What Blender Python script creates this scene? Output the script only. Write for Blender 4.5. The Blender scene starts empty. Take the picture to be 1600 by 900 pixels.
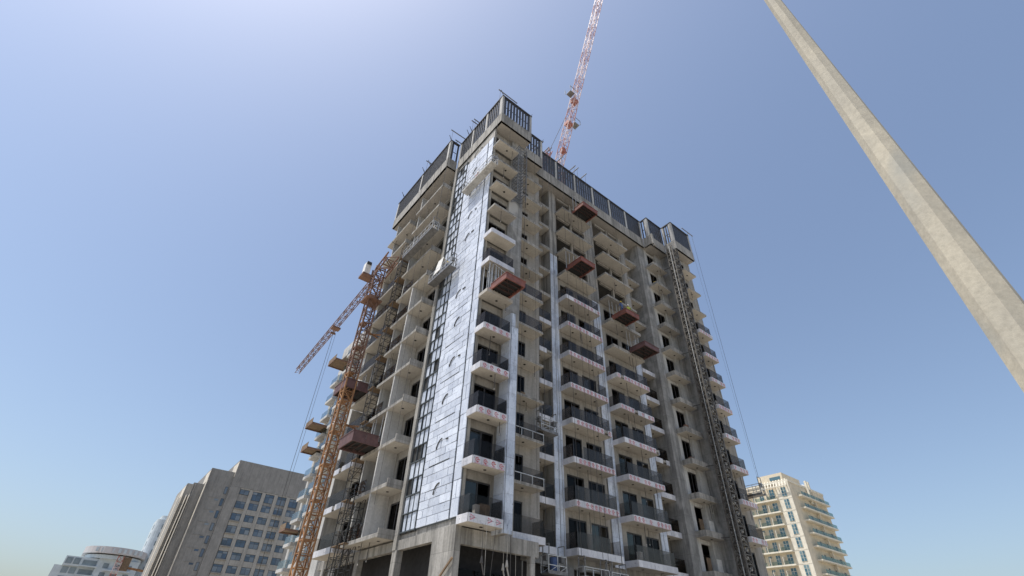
import bpy, math, random
from mathutils import Vector, Matrix
from math import radians, sin, cos, pi, atan2
random.seed(7)
scene = bpy.context.scene
COL = scene.collection

# ------------------------------------------------------------------ camera
cam_d = bpy.data.cameras.new('camera'); cam = bpy.data.objects.new('camera', cam_d); COL.objects.link(cam)
cam_d.sensor_fit = 'HORIZONTAL'; cam_d.sensor_width = 36.0; cam_d.lens = 746.554 / 1600 * 36
cam_d.clip_start = 0.1; cam_d.clip_end = 8000
_a, _p, _r = radians(52.78468), radians(38.11639), radians(2.42725)
_f = Vector((cos(_p)*cos(_a), cos(_p)*sin(_a), sin(_p)))
_rt = Vector((sin(_a), -cos(_a), 0)); _up = _rt.cross(_f)
_r2 = cos(_r)*_rt + sin(_r)*_up; _u2 = -sin(_r)*_rt + cos(_r)*_up
cam.matrix_world = Matrix(((_r2.x, _u2.x, -_f.x, -15.86), (_r2.y, _u2.y, -_f.y, -25.16), (_r2.z, _u2.z, -_f.z, 1.6), (0, 0, 0, 1)))
scene.camera = cam

# ------------------------------------------------------------------ sky, sun, exposure
SUN_EL, SUN_B = radians(70), radians(14)          # elevation; turn from the left facade's normal towards +Y
S = Vector((-cos(SUN_EL)*cos(SUN_B), cos(SUN_EL)*sin(SUN_B), sin(SUN_EL)))
world = bpy.data.worlds.new('World'); scene.world = world; world.use_nodes = True
wn = world.node_tree
sky = wn.nodes.new('ShaderNodeTexSky'); sky.sky_type = 'NISHITA'; sky.sun_disc = False
sky.sun_elevation = SUN_EL; sky.sun_rotation = atan2(S.x, S.y)
sky.air_density = 1.2; sky.dust_density = 2.4; sky.ozone_density = 4.0; sky.altitude = 0
hs = wn.nodes.new('ShaderNodeHueSaturation'); hs.inputs['Saturation'].default_value = .9      # dusty air: the whole sky evenly less blue
wn.links.new(sky.outputs[0], hs.inputs['Color']); wn.links.new(hs.outputs[0], wn.nodes['Background'].inputs[0]); wn.nodes['Background'].inputs[1].default_value = 0.128
sun_d = bpy.data.lights.new('sun', 'SUN'); sun = bpy.data.objects.new('sun', sun_d); COL.objects.link(sun)
sun_d.energy = 4.1; sun_d.angle = radians(0.6); sun_d.color = (1.0, 0.955, 0.89)
sun.rotation_euler = S.to_track_quat('Z', 'Y').to_euler()
scene.view_settings.view_transform = 'Standard'; scene.view_settings.look = 'None'
scene.view_settings.exposure = 0.36; scene.view_settings.gamma = 1.0

# ------------------------------------------------------------------ materials
def new_mat(name):
    m = bpy.data.materials.new(name); m.use_nodes = True
    return m, m.node_tree, m.node_tree.nodes['Principled BSDF']

def ramp(nt, src, stops):
    r = nt.nodes.new('ShaderNodeValToRGB')
    r.color_ramp.elements[0].position, r.color_ramp.elements[0].color = stops[0][0], (*stops[0][1], 1)
    r.color_ramp.elements[1].position, r.color_ramp.elements[1].color = stops[-1][0], (*stops[-1][1], 1)
    for p, c in stops[1:-1]:
        e = r.color_ramp.elements.new(p); e.color = (*c, 1)
    nt.links.new(src, r.inputs[0]); return r.outputs[0]

def mapped(nt, scale):
    g = nt.nodes.new('ShaderNodeNewGeometry'); mp = nt.nodes.new('ShaderNodeMapping')
    mp.inputs['Scale'].default_value = scale; nt.links.new(g.outputs['Position'], mp.inputs['Vector'])
    return mp.outputs[0]

def noise(nt, vec, scale, detail=6, rough=.6):
    n = nt.nodes.new('ShaderNodeTexNoise'); n.inputs['Scale'].default_value = scale
    n.inputs['Detail'].default_value = detail; n.inputs['Roughness'].default_value = rough
    nt.links.new(vec, n.inputs['Vector']); return n.outputs['Fac']

def mixc(nt, fac, a, b, mode='MIX'):
    m = nt.nodes.new('ShaderNodeMix'); m.data_type = 'RGBA'; m.blend_type = mode
    if isinstance(fac, float): m.inputs['Factor'].default_value = fac
    else: nt.links.new(fac, m.inputs['Factor'])
    for s, v in (('A', a), ('B', b)):
        i = [x for x in m.inputs if x.name == s and x.type == 'RGBA'][0]
        if isinstance(v, tuple): i.default_value = (*v, 1)
        else: nt.links.new(v, i)
    return [o for o in m.outputs if o.type == 'RGBA'][0]

def stone(name, base, dark, rough=.85, blotch=.45, streak=.5, fine=6.0, bump=.25, patch=None, form=None, rnd=0.0):
    """weathered mineral surface: blotches, vertical run marks, grain"""
    m, nt, b = new_mat(name)
    n1 = noise(nt, mapped(nt, (1, 1, 1)), blotch)
    c = ramp(nt, n1, [(.32, dark), (.68, base)])
    n2 = noise(nt, mapped(nt, (1, 1, .09)), 2.4, 5, .65)
    st = ramp(nt, n2, [(.36, (1 - streak,) * 3), (.56, (1, 1, 1))])
    c = mixc(nt, 1.0, c, st, 'MULTIPLY')
    n3 = noise(nt, mapped(nt, (1, 1, 1)), fine, 8, .7)
    g = ramp(nt, n3, [(.3, (.82,) * 3), (.7, (1.12,) * 3)])
    c = mixc(nt, 1.0, c, g, 'MULTIPLY')
    if rnd:
        oi = nt.nodes.new('ShaderNodeObjectInfo')
        c = mixc(nt, 1.0, c, ramp(nt, oi.outputs['Random'], [(0, (1 - rnd, 1 - rnd, (1 - rnd)*1.03)), (.35, (1 - rnd*.25,)*3), (1, (1.06,)*3)]), 'MULTIPLY')
    if form:
        g_ = nt.nodes.new('ShaderNodeNewGeometry'); sp = nt.nodes.new('ShaderNodeSeparateXYZ'); nt.links.new(g_.outputs['Position'], sp.inputs[0])
        ad = nt.nodes.new('ShaderNodeMath'); nt.links.new(sp.outputs[0], ad.inputs[0]); nt.links.new(sp.outputs[1], ad.inputs[1])
        cb = nt.nodes.new('ShaderNodeCombineXYZ'); nt.links.new(ad.outputs[0], cb.inputs[0]); nt.links.new(sp.outputs[2], cb.inputs[1])
        bt = nt.nodes.new('ShaderNodeTexBrick'); nt.links.new(cb.outputs[0], bt.inputs['Vector']); bt.offset = 0
        bt.inputs['Scale'].default_value = 1; bt.inputs['Brick Width'].default_value = 1.22; bt.inputs['Row Height'].default_value = 1.6; bt.inputs['Mortar Size'].default_value = .018
        bt.inputs['Color1'].default_value = (1.06, 1.06, 1.06, 1); bt.inputs['Color2'].default_value = (.86, .86, .85, 1); bt.inputs['Mortar'].default_value = (form, form, form, 1)
        c = mixc(nt, 1.0, c, bt.outputs['Color'], 'MULTIPLY')
    if patch:
        n4 = noise(nt, mapped(nt, (1, 1, .7)), patch[1], 3, .5)
        c = mixc(nt, ramp(nt, n4, [(patch[2], (0, 0, 0)), (patch[2] + .12, (1, 1, 1))]), c, patch[0])
    nt.links.new(c, b.inputs['Base Color']); b.inputs['Roughness'].default_value = rough
    if bump:
        bp = nt.nodes.new('ShaderNodeBump'); bp.inputs['Strength'].default_value = bump; bp.inputs['Distance'].default_value = .02
        nt.links.new(n3, bp.inputs['Height']); nt.links.new(bp.outputs[0], b.inputs['Normal'])
    return m

def paint(name, col, rough=.5, metal=0.0, wear=None, scale=3.0, rnd=None):
    m, nt, b = new_mat(name)
    n = noise(nt, mapped(nt, (1, 1, 1)), scale, 7, .7)
    w = wear or tuple(x * .6 for x in col)
    c = ramp(nt, n, [(.36, w), (.6, col)])
    if rnd:
        oi = nt.nodes.new('ShaderNodeObjectInfo'); c = mixc(nt, ramp(nt, oi.outputs['Random'], [(.35, (0, 0, 0)), (1, (1, 1, 1))]), c, rnd)
    nt.links.new(c, b.inputs['Base Color']); b.inputs['Roughness'].default_value = rough; b.inputs['Metallic'].default_value = metal
    return m

def glassy(name, tint, refl=.1, rough=.02, gcol=(1, 1, 1)):
    m = bpy.data.materials.new(name); m.use_nodes = True; nt = m.node_tree; nt.nodes.clear()
    o = nt.nodes.new('ShaderNodeOutputMaterial'); t = nt.nodes.new('ShaderNodeBsdfTransparent'); g = nt.nodes.new('ShaderNodeBsdfGlossy')
    t.inputs[0].default_value = (*tint, 1); g.inputs[0].default_value = (*gcol, 1); g.inputs['Roughness'].default_value = rough
    f = nt.nodes.new('ShaderNodeFresnel'); f.inputs[0].default_value = 1.35
    ad = nt.nodes.new('ShaderNodeMath'); ad.operation = 'MULTIPLY_ADD'; ad.inputs[1].default_value = .5; ad.inputs[2].default_value = refl*.4
    nt.links.new(f.outputs[0], ad.inputs[0])
    mx = nt.nodes.new('ShaderNodeMixShader'); nt.links.new(ad.outputs[0], mx.inputs[0])
    nt.links.new(t.outputs[0], mx.inputs[1]); nt.links.new(g.outputs[0], mx.inputs[2]); nt.links.new(mx.outputs[0], o.inputs[0])
    return m

def foil(name, base, dark, scuff):
    """foil faced insulation board: pale face, printed specks, scuffs"""
    m, nt, b = new_mat(name)
    n1 = noise(nt, mapped(nt, (1, 1, 1)), .7, 4)
    c = ramp(nt, n1, [(.3, dark), (.62, base)])
    v = nt.nodes.new('ShaderNodeTexVoronoi'); v.inputs['Scale'].default_value = 2.6
    nt.links.new(mapped(nt, (1, 1, 1)), v.inputs['Vector'])
    dots = ramp(nt, v.outputs['Distance'], [(.07, (.35, .36, .4)), (.11, (1, 1, 1))])
    c = mixc(nt, 1.0, c, dots, 'MULTIPLY')
    oi = nt.nodes.new('ShaderNodeObjectInfo')
    c = mixc(nt, 1.0, c, ramp(nt, oi.outputs['Random'], [(0, (.80, .81, .83)), (1, (1.05, 1.05, 1.05))]), 'MULTIPLY')
    n2 = noise(nt, mapped(nt, (1, 1, .35)), 1.3, 6, .7)
    c = mixc(nt, ramp(nt, n2, [(.52, (0, 0, 0)), (.75, (scuff,) * 3)]), c, (.16, .17, .2))
    n5 = noise(nt, mapped(nt, (9, 9, 1.6)), 1.0, 3, .6)
    c = mixc(nt, 1.0, c, ramp(nt, n5, [(.60, (1, 1, 1)), (.68, (.72, .73, .77))]), 'MULTIPLY')
    n6 = noise(nt, mapped(nt, (2.2, 2.2, 11)), 1.0, 3, .6)
    c = mixc(nt, 1.0, c, ramp(nt, n6, [(.62, (1, 1, 1)), (.69, (.8, .81, .84))]), 'MULTIPLY')
    n3 = noise(nt, mapped(nt, (1, 1, 1)), 14, 4, .7)
    c = mixc(nt, 1.0, c, ramp(nt, n3, [(.3, (.86,) * 3), (.6, (1.04,) * 3)]), 'MULTIPLY')
    nt.links.new(c, b.inputs['Base Color']); b.inputs['Roughness'].default_value = .42; b.inputs['Metallic'].default_value = .12
    bp = nt.nodes.new('ShaderNodeBump'); bp.inputs['Strength'].default_value = .5; bp.inputs['Distance'].default_value = .03
    nt.links.new(n3, bp.inputs['Height']); nt.links.new(bp.outputs[0], b.inputs['Normal'])
    return m

M = {}
M['conc'] = stone('bare_concrete', (.375, .362, .335), (.26, .252, .235), form=.74)
M['conc_dark'] = stone('stained_concrete', (.33, .327, .315), (.19, .19, .186), blotch=.55, streak=.35, fine=3.5, patch=((.38, .375, .36), .5, .58), form=.7)
M['interior'] = paint('blockwork_shade_painted', (.10, .098, .092), .9)  # shade of the rooms put into the colour of core and ceilings
M['plaster'] = stone('cream_plaster', (.335, .32, .295), (.26, .25, .23), streak=.25, bump=.08)
M['soffit'] = stone('painted_soffit', (.49, .465, .42), (.40, .38, .345), streak=.0, blotch=.8, bump=.08, rnd=.32)
M['white'] = stone('white_render', (.52, .515, .50), (.41, .41, .40), streak=.22, bump=.05)
M['greywall'] = stone('pale_grey_render', (.5, .5, .48), (.38, .38, .37), streak=.3, bump=.08, rnd=.15)
M['foil'] = foil('foil_board', (.68, .725, .80), (.56, .605, .69), .4)
M['foil_pier'] = foil('foil_board_scuffed', (.62, .67, .75), (.48, .53, .61), .95)
M['fascia'] = foil('fascia_board', (.66, .655, .67), (.54, .535, .56), .4)
M['red_print'] = paint('red_print', (.36, .04, .055), .7, wear=(.48, .24, .26))
M['pink_print'] = paint('pink_print', (.55, .18, .24), .6)
M['dark_print'] = paint('dark_print', (.06, .06, .07), .6)
M['frame'] = paint('dark_aluminium', (.035, .035, .038), .4)
M['strip_frame'] = paint('galvanised_stud', (.10, .115, .125), .5, .3)
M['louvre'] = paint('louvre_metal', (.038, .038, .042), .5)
M['louvre_lit'] = paint('louvre_metal_sun_painted', (.075, .072, .068), .5)  # slat metal lightened: sunlight on the side screens put into the colour
M['pane'] = glassy('door_glass', (.32, .31, .30), .04, .03, (.36, .35, .34))
M['pane_grey'] = glassy('door_glass_film', (.36, .37, .36), .2, .1, (.6, .62, .58))
M['glass'] = glassy('balustrade_glass', (.77, .75, .73), .035, .05, (.42, .37, .33))
M['glass_clear'] = glassy('clear_glass', (.80, .84, .84), .12, .03, (.7, .72, .74))
M['steel'] = paint('grey_steel', (.22, .22, .22), .5, .4)
M['steel_dark'] = paint('dark_steel', (.06, .058, .055), .55, .2)
M['hoist'] = paint('hoist_steel', (.13, .12, .105), .6, .1, wear=(.06, .055, .05))
M['hoist_pale'] = paint('hoist_plate', (.34, .33, .30), .6, .1)
M['galv'] = paint('galvanised', (.55, .56, .56), .45, .4)
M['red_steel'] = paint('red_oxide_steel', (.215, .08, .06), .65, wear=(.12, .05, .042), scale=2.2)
M['red_dark'] = paint('red_oxide_shade_painted', (.045, .022, .02), .8, wear=(.025, .016, .015), scale=2.2)  # red oxide darkened: shade under the trays put into the colour
M['maroon'] = paint('maroon_steel', (.13, .068, .064), .65, wear=(.075, .04, .04), scale=2.2)
M['rust'] = paint('rusty_orange_steel', (.37, .195, .085), .75, wear=(.19, .095, .05), scale=1.6)
M['rust_dark'] = paint('rusty_brown_steel', (.22, .125, .085), .75, wear=(.12, .07, .055), scale=1.6)
M['crane_red'] = paint('crane_red', (.36, .13, .10), .65, wear=(.28, .12, .10))
M['crane_white'] = paint('crane_white', (.64, .56, .55), .5, wear=(.42, .20, .17))
M['yellow'] = paint('yellow_bag', (.60, .42, .05), .7)
M['wood'] = paint('formwork_timber', (.21, .145, .09), .85, wear=(.12, .085, .055))
M['rope'] = paint('rope', (.09, .085, .08), .8)
M['rope_pale'] = paint('pale_rope', (.42, .40, .36), .8)
M['cab'] = paint('white_sheet', (.78, .77, .74), .5, wear=(.6, .59, .56))
M['net_shade'] = paint('black_net_and_shade', (.022, .022, .024), .9, wear=(.012, .012, .013))  # black of the podium net; also painted shade under the loading trays
M['black'] = paint('soot', (.02, .02, .02), .8)
M['post'] = stone('lamp_post_coating', (.47, .43, .34), (.37, .345, .285), streak=.22, blotch=1.6, fine=18, bump=.2, patch=((.30, .305, .28), 1.1, .55))
M['ground'] = stone('sandy_ground', (.43, .38, .30), (.35, .31, .25), streak=0, blotch=.05, fine=1.0)
M['bgl_wall'] = stone('taupe_render', (.255, .248, .235), (.215, .21, .2), streak=.2, blotch=.08, fine=.8, bump=0)
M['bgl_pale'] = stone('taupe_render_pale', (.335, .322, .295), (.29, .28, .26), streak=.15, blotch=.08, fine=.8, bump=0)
M['bgl_lit'] = stone('taupe_render_sun_painted', (.66, .61, .52), (.6, .55, .47), streak=.05, blotch=.08, fine=.8, bump=0)  # paler copy of the render: sunlight on -X faces put into the colour
M['bgl_glass'] = paint('blue_window_glass', (.07, .11, .17), .12, wear=(.05, .07, .09), scale=.25, rnd=(.19, .22, .25))
M['bgr_wall'] = stone('cream_render', (.64, .565, .43), (.57, .50, .38), streak=.1, blotch=.08, fine=.8, bump=0)
M['bgr_trim'] = stone('ivory_trim', (.68, .635, .53), (.62, .58, .48), streak=.05, blotch=.08, fine=.8, bump=0)
M['bgr_glass'] = paint('teal_window_glass', (.05, .13, .17), .1, wear=(.04, .09, .12), scale=.25, rnd=(.16, .24, .26))
M['bgr_rail'] = glassy('green_balustrade_glass', (.68, .74, .71), .12, .05, (.7, .75, .72))
M['far_white'] = stone('far_white_hazed', (.50, .56, .59), (.45, .50, .53), streak=.05, blotch=.05, fine=.5, bump=0)  # distance haze put into the colour
M['far_dark'] = paint('far_window_hazed', (.22, .27, .30), .25, scale=.2)  # window tone paled, haze put into the colour
M['far_brown'] = paint('far_band_hazed', (.47, .46, .46), .7, wear=(.42, .40, .40), scale=.2)  # brown band greyed by haze put into the colour
M['skin'] = paint('skin', (.30, .17, .11), .6)
M['shirt_red'] = paint('red_shirt', (.42, .05, .05), .8)
M['shirt_blue'] = paint('blue_overall', (.06, .10, .22), .8)
M['shirt_green'] = paint('hi_vis_vest', (.45, .50, .08), .8)

# ------------------------------------------------------------------ mesh helpers
class MB:
    def __init__(s): s.v, s.f, s.m = [], [], []
    def quad(s, pts, mi=0):
        b = len(s.v); s.v += [tuple(p) for p in pts]; s.f.append(tuple(range(b, b + len(pts)))); s.m.append(mi); return s
    def box(s, x0, x1, y0, y1, z0, z1, mi=0, mbot=None):
        b = len(s.v)
        s.v += [(x0, y0, z0), (x1, y0, z0), (x1, y1, z0), (x0, y1, z0), (x0, y0, z1), (x1, y0, z1), (x1, y1, z1), (x0, y1, z1)]
        s.f += [tuple(b + i for i in q) for q in ((0, 3, 2, 1), (4, 5, 6, 7), (0, 1, 5, 4), (1, 2, 6, 5), (2, 3, 7, 6), (3, 0, 4, 7))]
        s.m += [mi if mbot is None else mbot] + [mi] * 5
        return s
    def bar(s, p, q, w, h=None, mi=0):
        h = h or w; p, q = Vector(p), Vector(q); d = (q - p)
        if d.length < 1e-6: return s
        d.normalize(); a = Vector((0, 0, 1)) if abs(d.z) < .9 else Vector((1, 0, 0))
        u = d.cross(a).normalized() * (w / 2); v = u.normalized().cross(d).normalized() * (h / 2)
        b = len(s.v)
        for c in (p, q): s.v += [tuple(c - u - v), tuple(c + u - v), tuple(c + u + v), tuple(c - u + v)]
        s.f += [tuple(b + i for i in k) for k in ((0, 1, 2, 3), (7, 6, 5, 4), (0, 4, 5, 1), (1, 5, 6, 2), (2, 6, 7, 3), (3, 7, 4, 0))]
        s.m += [mi] * 6; return s
    def cyl(s, p, q, r0, r1=None, n=8, mi=0, cap=True):
        r1 = r0 if r1 is None else r1; p, q = Vector(p), Vector(q); d = (q - p).normalized()
        a = Vector((0, 0, 1)) if abs(d.z) < .9 else Vector((1, 0, 0)); u = d.cross(a).normalized(); v = d.cross(u)
        b = len(s.v)
        for c, r in ((p, r0), (q, r1)):
            for i in range(n): s.v.append(tuple(c + (u * cos(2*pi*i/n) + v * sin(2*pi*i/n)) * r))
        for i in range(n): s.f.append((b+i, b+(i+1) % n, b+n+(i+1) % n, b+n+i)); s.m.append(mi)
        if cap:
            s.f.append(tuple(b+i for i in reversed(range(n)))); s.f.append(tuple(b+n+i for i in range(n))); s.m += [mi, mi]
        return s
    def prism(s, poly, z0, z1, mi=0, mbot=None):
        n = len(poly); b = len(s.v)
        s.v += [(x, y, z0) for x, y in poly] + [(x, y, z1) for x, y in poly]
        s.f.append(tuple(b+i for i in reversed(range(n)))); s.m.append(mi if mbot is None else mbot)
        s.f.append(tuple(b+n+i for i in range(n))); s.m.append(mi)
        for i in range(n): s.f.append((b+i, b+(i+1) % n, b+n+(i+1) % n, b+n+i)); s.m.append(mi)
        return s
    def mesh(s, name, mats):
        me = bpy.data.meshes.new(name); me.from_pydata(s.v, [], s.f)
        for m in ([mats] if isinstance(mats, str) else mats): me.materials.append(M[m])
        if any(s.m): me.polygons.foreach_set('material_index', s.m)
        me.update(); return me
    def build(s, name, mats, parent=None, loc=(0, 0, 0), rz=0.0): return link(name, s.mesh(name, mats), parent, loc, rz)

def link(name, me, parent=None, loc=(0, 0, 0), rz=0.0):
    o = bpy.data.objects.new(name, me); COL.objects.link(o)
    o.parent = parent; o.location = loc; o.rotation_euler = (0, 0, rz); return o
_cache = {}
def shared(key, fn, mats):
    k = (key, str(mats))
    if k not in _cache:
        b = MB(); fn(b); _cache[k] = b.mesh(str(key[0]), mats)
    return _cache[k]
def piece(name, dims, mat, parent, loc, rz=0.0):
    """one box-shaped piece, min corner at loc; alike pieces share mesh data"""
    d = tuple(round(x, 3) for x in dims)
    return link(name, shared((name, d), lambda b: b.box(0, d[0], 0, d[1], 0, d[2]), mat), parent, loc, rz)
def thing(name, label, cat, loc=(0, 0, 0), rz=0.0, group=None):
    o = link(name, None, None, loc, rz); return tag(o, label, cat, group)
def tag(o, label, cat, group=None):
    o['label'] = label; o['category'] = cat
    if group: o['group'] = group
    return o
def structure(o): o['kind'] = 'structure'; return o
def lattice(b, p, q, w, d, bay, ch, br, side=None, mi=0, alt=None, rungs=True):
    """square truss from p to q: four chords, zigzag bracing on each face"""
    p, q = Vector(p), Vector(q); ax = (q - p).normalized(); L = (q - p).length
    a = Vector(side) if side else (Vector((0, 1, 0)) if abs(ax.z) > .7 else Vector((0, 0, 1)))
    u = ax.cross(a).normalized(); v = u.cross(ax).normalized()
    cs = [(-w/2, -d/2), (w/2, -d/2), (w/2, d/2), (-w/2, d/2)]
    P = lambda i, t: p + ax * t + u * cs[i % 4][0] + v * cs[i % 4][1]
    n = max(1, round(L / bay)); st = L / n
    for j in range(n):
        mj = mi if alt is None else alt[(j // 2) % len(alt)]
        for i in range(4):
            b.bar(P(i, j*st), P(i, (j+1)*st), ch, ch, mj)
            b.bar(P(i + (j % 2), j*st), P(i + 1 - (j % 2), (j+1)*st), br, br, mj)
            if rungs: b.bar(P(i, j*st), P(i+1, j*st), br, br, mj)
    return b

F0, FH = 8.09, 3.2
Zf = lambda k: F0 + FH * k
NF = 12

# ------------------------------------------------------------------ ground
structure(MB().box(-3000, 3000, -3000, 3000, -.3, 0).build('ground', 'ground'))

# ================================================================== THE TOWER
tower = thing('apartment_tower', 'unfinished concrete apartment tower with silver insulation boards and stacked balconies', 'building')

# floor slabs, roof, core, rear walls
plan = [(.14, .03), (4.08, .03), (4.08, 2.05), (8.0, 2.05), (8.0, 4.05), (10.2, 4.05), (10.2, 2.8), (23.35, 2.8), (23.35, 4.05), (25.62, 4.05), (25.62, 2.06),
        (30.32, 2.06), (30.32, .03), (34.08, .03), (34.08, 20.95), (.34, 20.95), (.34, 7.28), (.14, 7.28)]
slab_me = MB().prism(plan, -.25, 0, 0, 1).mesh('floor_slab', ['conc', 'interior'])  # underside takes the painted room shade
for k in range(NF): link('floor_slab', slab_me, tower, (0, 0, Zf(k)))
roof = [(.02, -1.13), (4.18, -1.13), (4.18, .62), (7.33, .62), (7.33, 1.67), (26.76, 1.67), (26.76, .57), (30.02, .57), (30.02, -1.08), (34.18, -1.08), (34.18, 21), (-1.23, 21), (-1.23, 7.52), (.02, 7.52)]
MB().prism(roof, 46.5, 46.78, 0, 1).build('roof_slab', ['conc', 'soffit'], tower)
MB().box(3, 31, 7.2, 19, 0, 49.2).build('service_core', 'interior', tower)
MB().box(34.1, 34.3, .0, 21.0, 7.6, 46.49).box(.3, 34.1, 21.0, 21.2, 7.6, 46.49).build('rear_wall', 'conc', tower)

# ---- right hand facade walls: lintels, jambs and piers of each bay
DOORS = []   # (bay, x0, x1, plane y)
def bay_wall(x0, x1, y0, y1, holes, mat, head=2.3, ztop=46.49, name='bay_wall'):
    b = MB(); xs = x0
    wide = len(holes) == 2
    for h0, h1 in holes:
        if h0 - xs > .02:
            if wide:
                b.box(xs, h0, y0, y1, F0 - .3, Zf(8) - .3); m_ = (xs + h0)/2; w_ = .12 if xs > x0 + .01 else .08; c0 = m_ if xs > x0 + .01 else xs + w_; b.box(c0 - w_, c0 + w_, y0, y1, Zf(8) - .3, ztop)
            else: b.box(xs, h0, y0, y1, F0 - .3, ztop)
        for k in range(NF): b.box(h0, h1, y0, y1, Zf(k) + (head if k < 8 or len(holes) < 2 else 2.72), Zf(k + 1) - .252)
        xs = h1
    if x1 - xs > .02: b.box(xs, x1, y0, y1, F0 - .3, ztop)
    return b.build(name, mat, tower)
bay_wall(.36, 2.45, .25, .5, [(.5, 2.4)], 'plaster')
bay_wall(4.1, 7.85, 2.0, 2.25, [(5.0, 6.45)], 'plaster')
bay_wall(8.06, 10.14, 4.0, 4.25, [(8.2, 9.3)], 'plaster')
bay_wall(11.15, 16.25, 2.75, 3.0, [(11.58, 13.5), (14.05, 15.95)], 'plaster')
bay_wall(17.45, 22.45, 2.75, 3.0, [(18.15, 20.05), (20.62, 22.3)], 'plaster')
bay_wall(23.42, 25.58, 4.0, 4.25, [(23.7, 24.9)], 'plaster')
bay_wall(26.9, 28.9, 2.0, 2.25, [(27.45, 28.9)], 'greywall', 2.6)
bay_wall(30.52, 34.09, .0, .25, [(31.2, 32.8)], 'plaster')
MB().box(2.45, 4.1, .0, .5, 7.6, 46.49).box(3.9, 4.1, .5, 2.0, 7.6, 46.49).build('pier', 'conc_dark', tower)
MB().box(7.85, 8.05, 2.0, 4.25, 7.6, 46.49).build('return_wall', 'plaster', tower)
MB().box(10.17, 11.14, 2.7, 4.3, 7.6, 46.49).build('pier', 'conc', tower)
MB().box(16.26, 17.44, 2.7, 4.3, 7.6, 46.49).build('pier', 'conc', tower)
MB().box(22.46, 23.4, 2.7, 4.3, 7.6, 46.49).build('pier', 'conc', tower)
MB().box(25.6, 26.88, 2.0, 4.4, 7.6, 46.49).build('stained_wall', 'conc_dark', tower)
MB().box(28.92, 30.28, 1.75, 2.25, 7.6, 46.49).build('side_panel', 'greywall', tower)
MB().box(30.3, 30.5, .0, 2.25, 7.6, 46.49).build('return_wall', 'conc_dark', tower)

# ---- left hand facade walls
MB().box(.13, .36, .0, 7.28, 7.7, 46.49).build('insulated_wall', 'conc', tower)
MB().box(-.14, .32, 6.86, 7.3, 7.11, 46.49).build('corner_column', 'conc', tower)
def left_wall(y0, y1, holes, mat, ks, head=2.35):
    b = MB(); ys = y0; za, zb = Zf(ks[0]) - (.3 if ks[0] == 0 else .25), (46.49 if ks[-1] == NF - 1 else Zf(ks[-1] + 1) - .252)
    for h0, h1 in holes:
        b.box(.3, .55, ys, h0, za, zb)
        for k in ks: b.box(.3, .55, h0, h1, Zf(k) + head, Zf(k + 1) - .252)
        ys = h1
    b.box(.3, .55, ys, y1, za, zb); return b.build('bay_wall', mat, tower)
LO, HI = list(range(7)), list(range(7, NF))
left_wall(7.32, 13.6, [(7.75, 9.7), (10.9, 13.1)], 'plaster', LO); left_wall(13.62, 20.98, [(15.6, 18.4)], 'greywall', LO)
left_wall(7.32, 13.6, [(7.75, 10.2), (10.5, 13.3)], 'conc_dark', HI, 2.7); left_wall(13.62, 20.98, [(14.6, 18.9)], 'conc_dark', HI, 2.7)
fin = MB().box(-1.2, .29, 0, .18, 0, 2.94).mesh('dividing_fin', 'white')
fin2 = MB().box(-.9, .29, 0, .18, 0, 2.94).mesh('dividing_fin', 'greywall')
for k in range(NF):
    if k < 7: link('dividing_fin', fin, tower, (0, 10.1, Zf(k) + .003))
    link('dividing_fin', fin2, tower, (0, 19.6, Zf(k) + .003))
    link('dividing_fin', fin2, tower, (0, 13.3, Zf(k) + .003))

# ---- doors: dark frame with sliding panes
def door(x, y, z, w, h, rz=0.0, open_side=None, film=None, parent=tower):
    def fr(b):
        b.box(0, .07, 0, .1, 0, h).box(w - .07, w, 0, .1, 0, h).box(.07, w - .07, 0, .1, h - .09, h).box(.07, w - .07, 0, .1, 0, .06)
        b.box(w/2 - .05, w/2 + .05, .01, .09, .06, h - .09)
    d = link('door', shared(('door_frame', round(w, 3), round(h, 3)), fr, 'frame'), parent, (x, y, z), rz)
    pw = w/2 - .13
    for i, px in enumerate((.075, w/2 + .055)):
        if open_side == i: continue
        piece('pane', (pw, .015, h - .16), 'pane_grey' if film == i else 'pane', d, (px, .04, .065))
    return d
R = random.Random(3)
def rnd_open(k): return R.choice([None, None, 0, 1]) if k < 9 else R.choice([0, 1, None])
for k in range(NF):
    z = Zf(k) + .005
    door(.5, .3, z, 1.9, 2.28, open_side=1 if k == 0 else rnd_open(k), film=0 if k in (0, 1) else None)
    door(5.0, 2.05, z, 1.45, 2.28, open_side=rnd_open(k))
    door(8.2, 4.05, z, 1.1, 2.28)
    for x, w in ((11.58, 1.92), (14.05, 1.9), (18.15, 1.9), (20.62, 1.68)):
        if k < 8 or R.random() < .12: door(x, 2.8, z, w, 2.28, open_side=rnd_open(k), film=R.choice([None, None, 0]))
    door(23.7, 4.05, z, 1.2, 2.28)
    if k > 1: door(27.45, 2.08, z, 1.45, 2.58, open_side=rnd_open(k))
    door(31.2, .05, z, 1.6, 2.28, open_side=rnd_open(k))
    if k < 7: door(.36, 9.7, z, 1.95, 2.33, -pi/2, open_side=rnd_open(k)); door(.36, 13.1, z, 2.2, 2.33, -pi/2); door(.36, 18.4, z, 2.8, 2.33, -pi/2)
for k in (0, 1):   # timber doors leaning in the openings of the stained bay
    piece('timber_door', (.62, .06, 1.5), 'wood', tower, (27.75, 1.9, Zf(k) + .01)); piece('white_panel', (.75, .05, 1.25), 'cab', tower, (28.95, 1.66, Zf(k) + .25))

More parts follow.
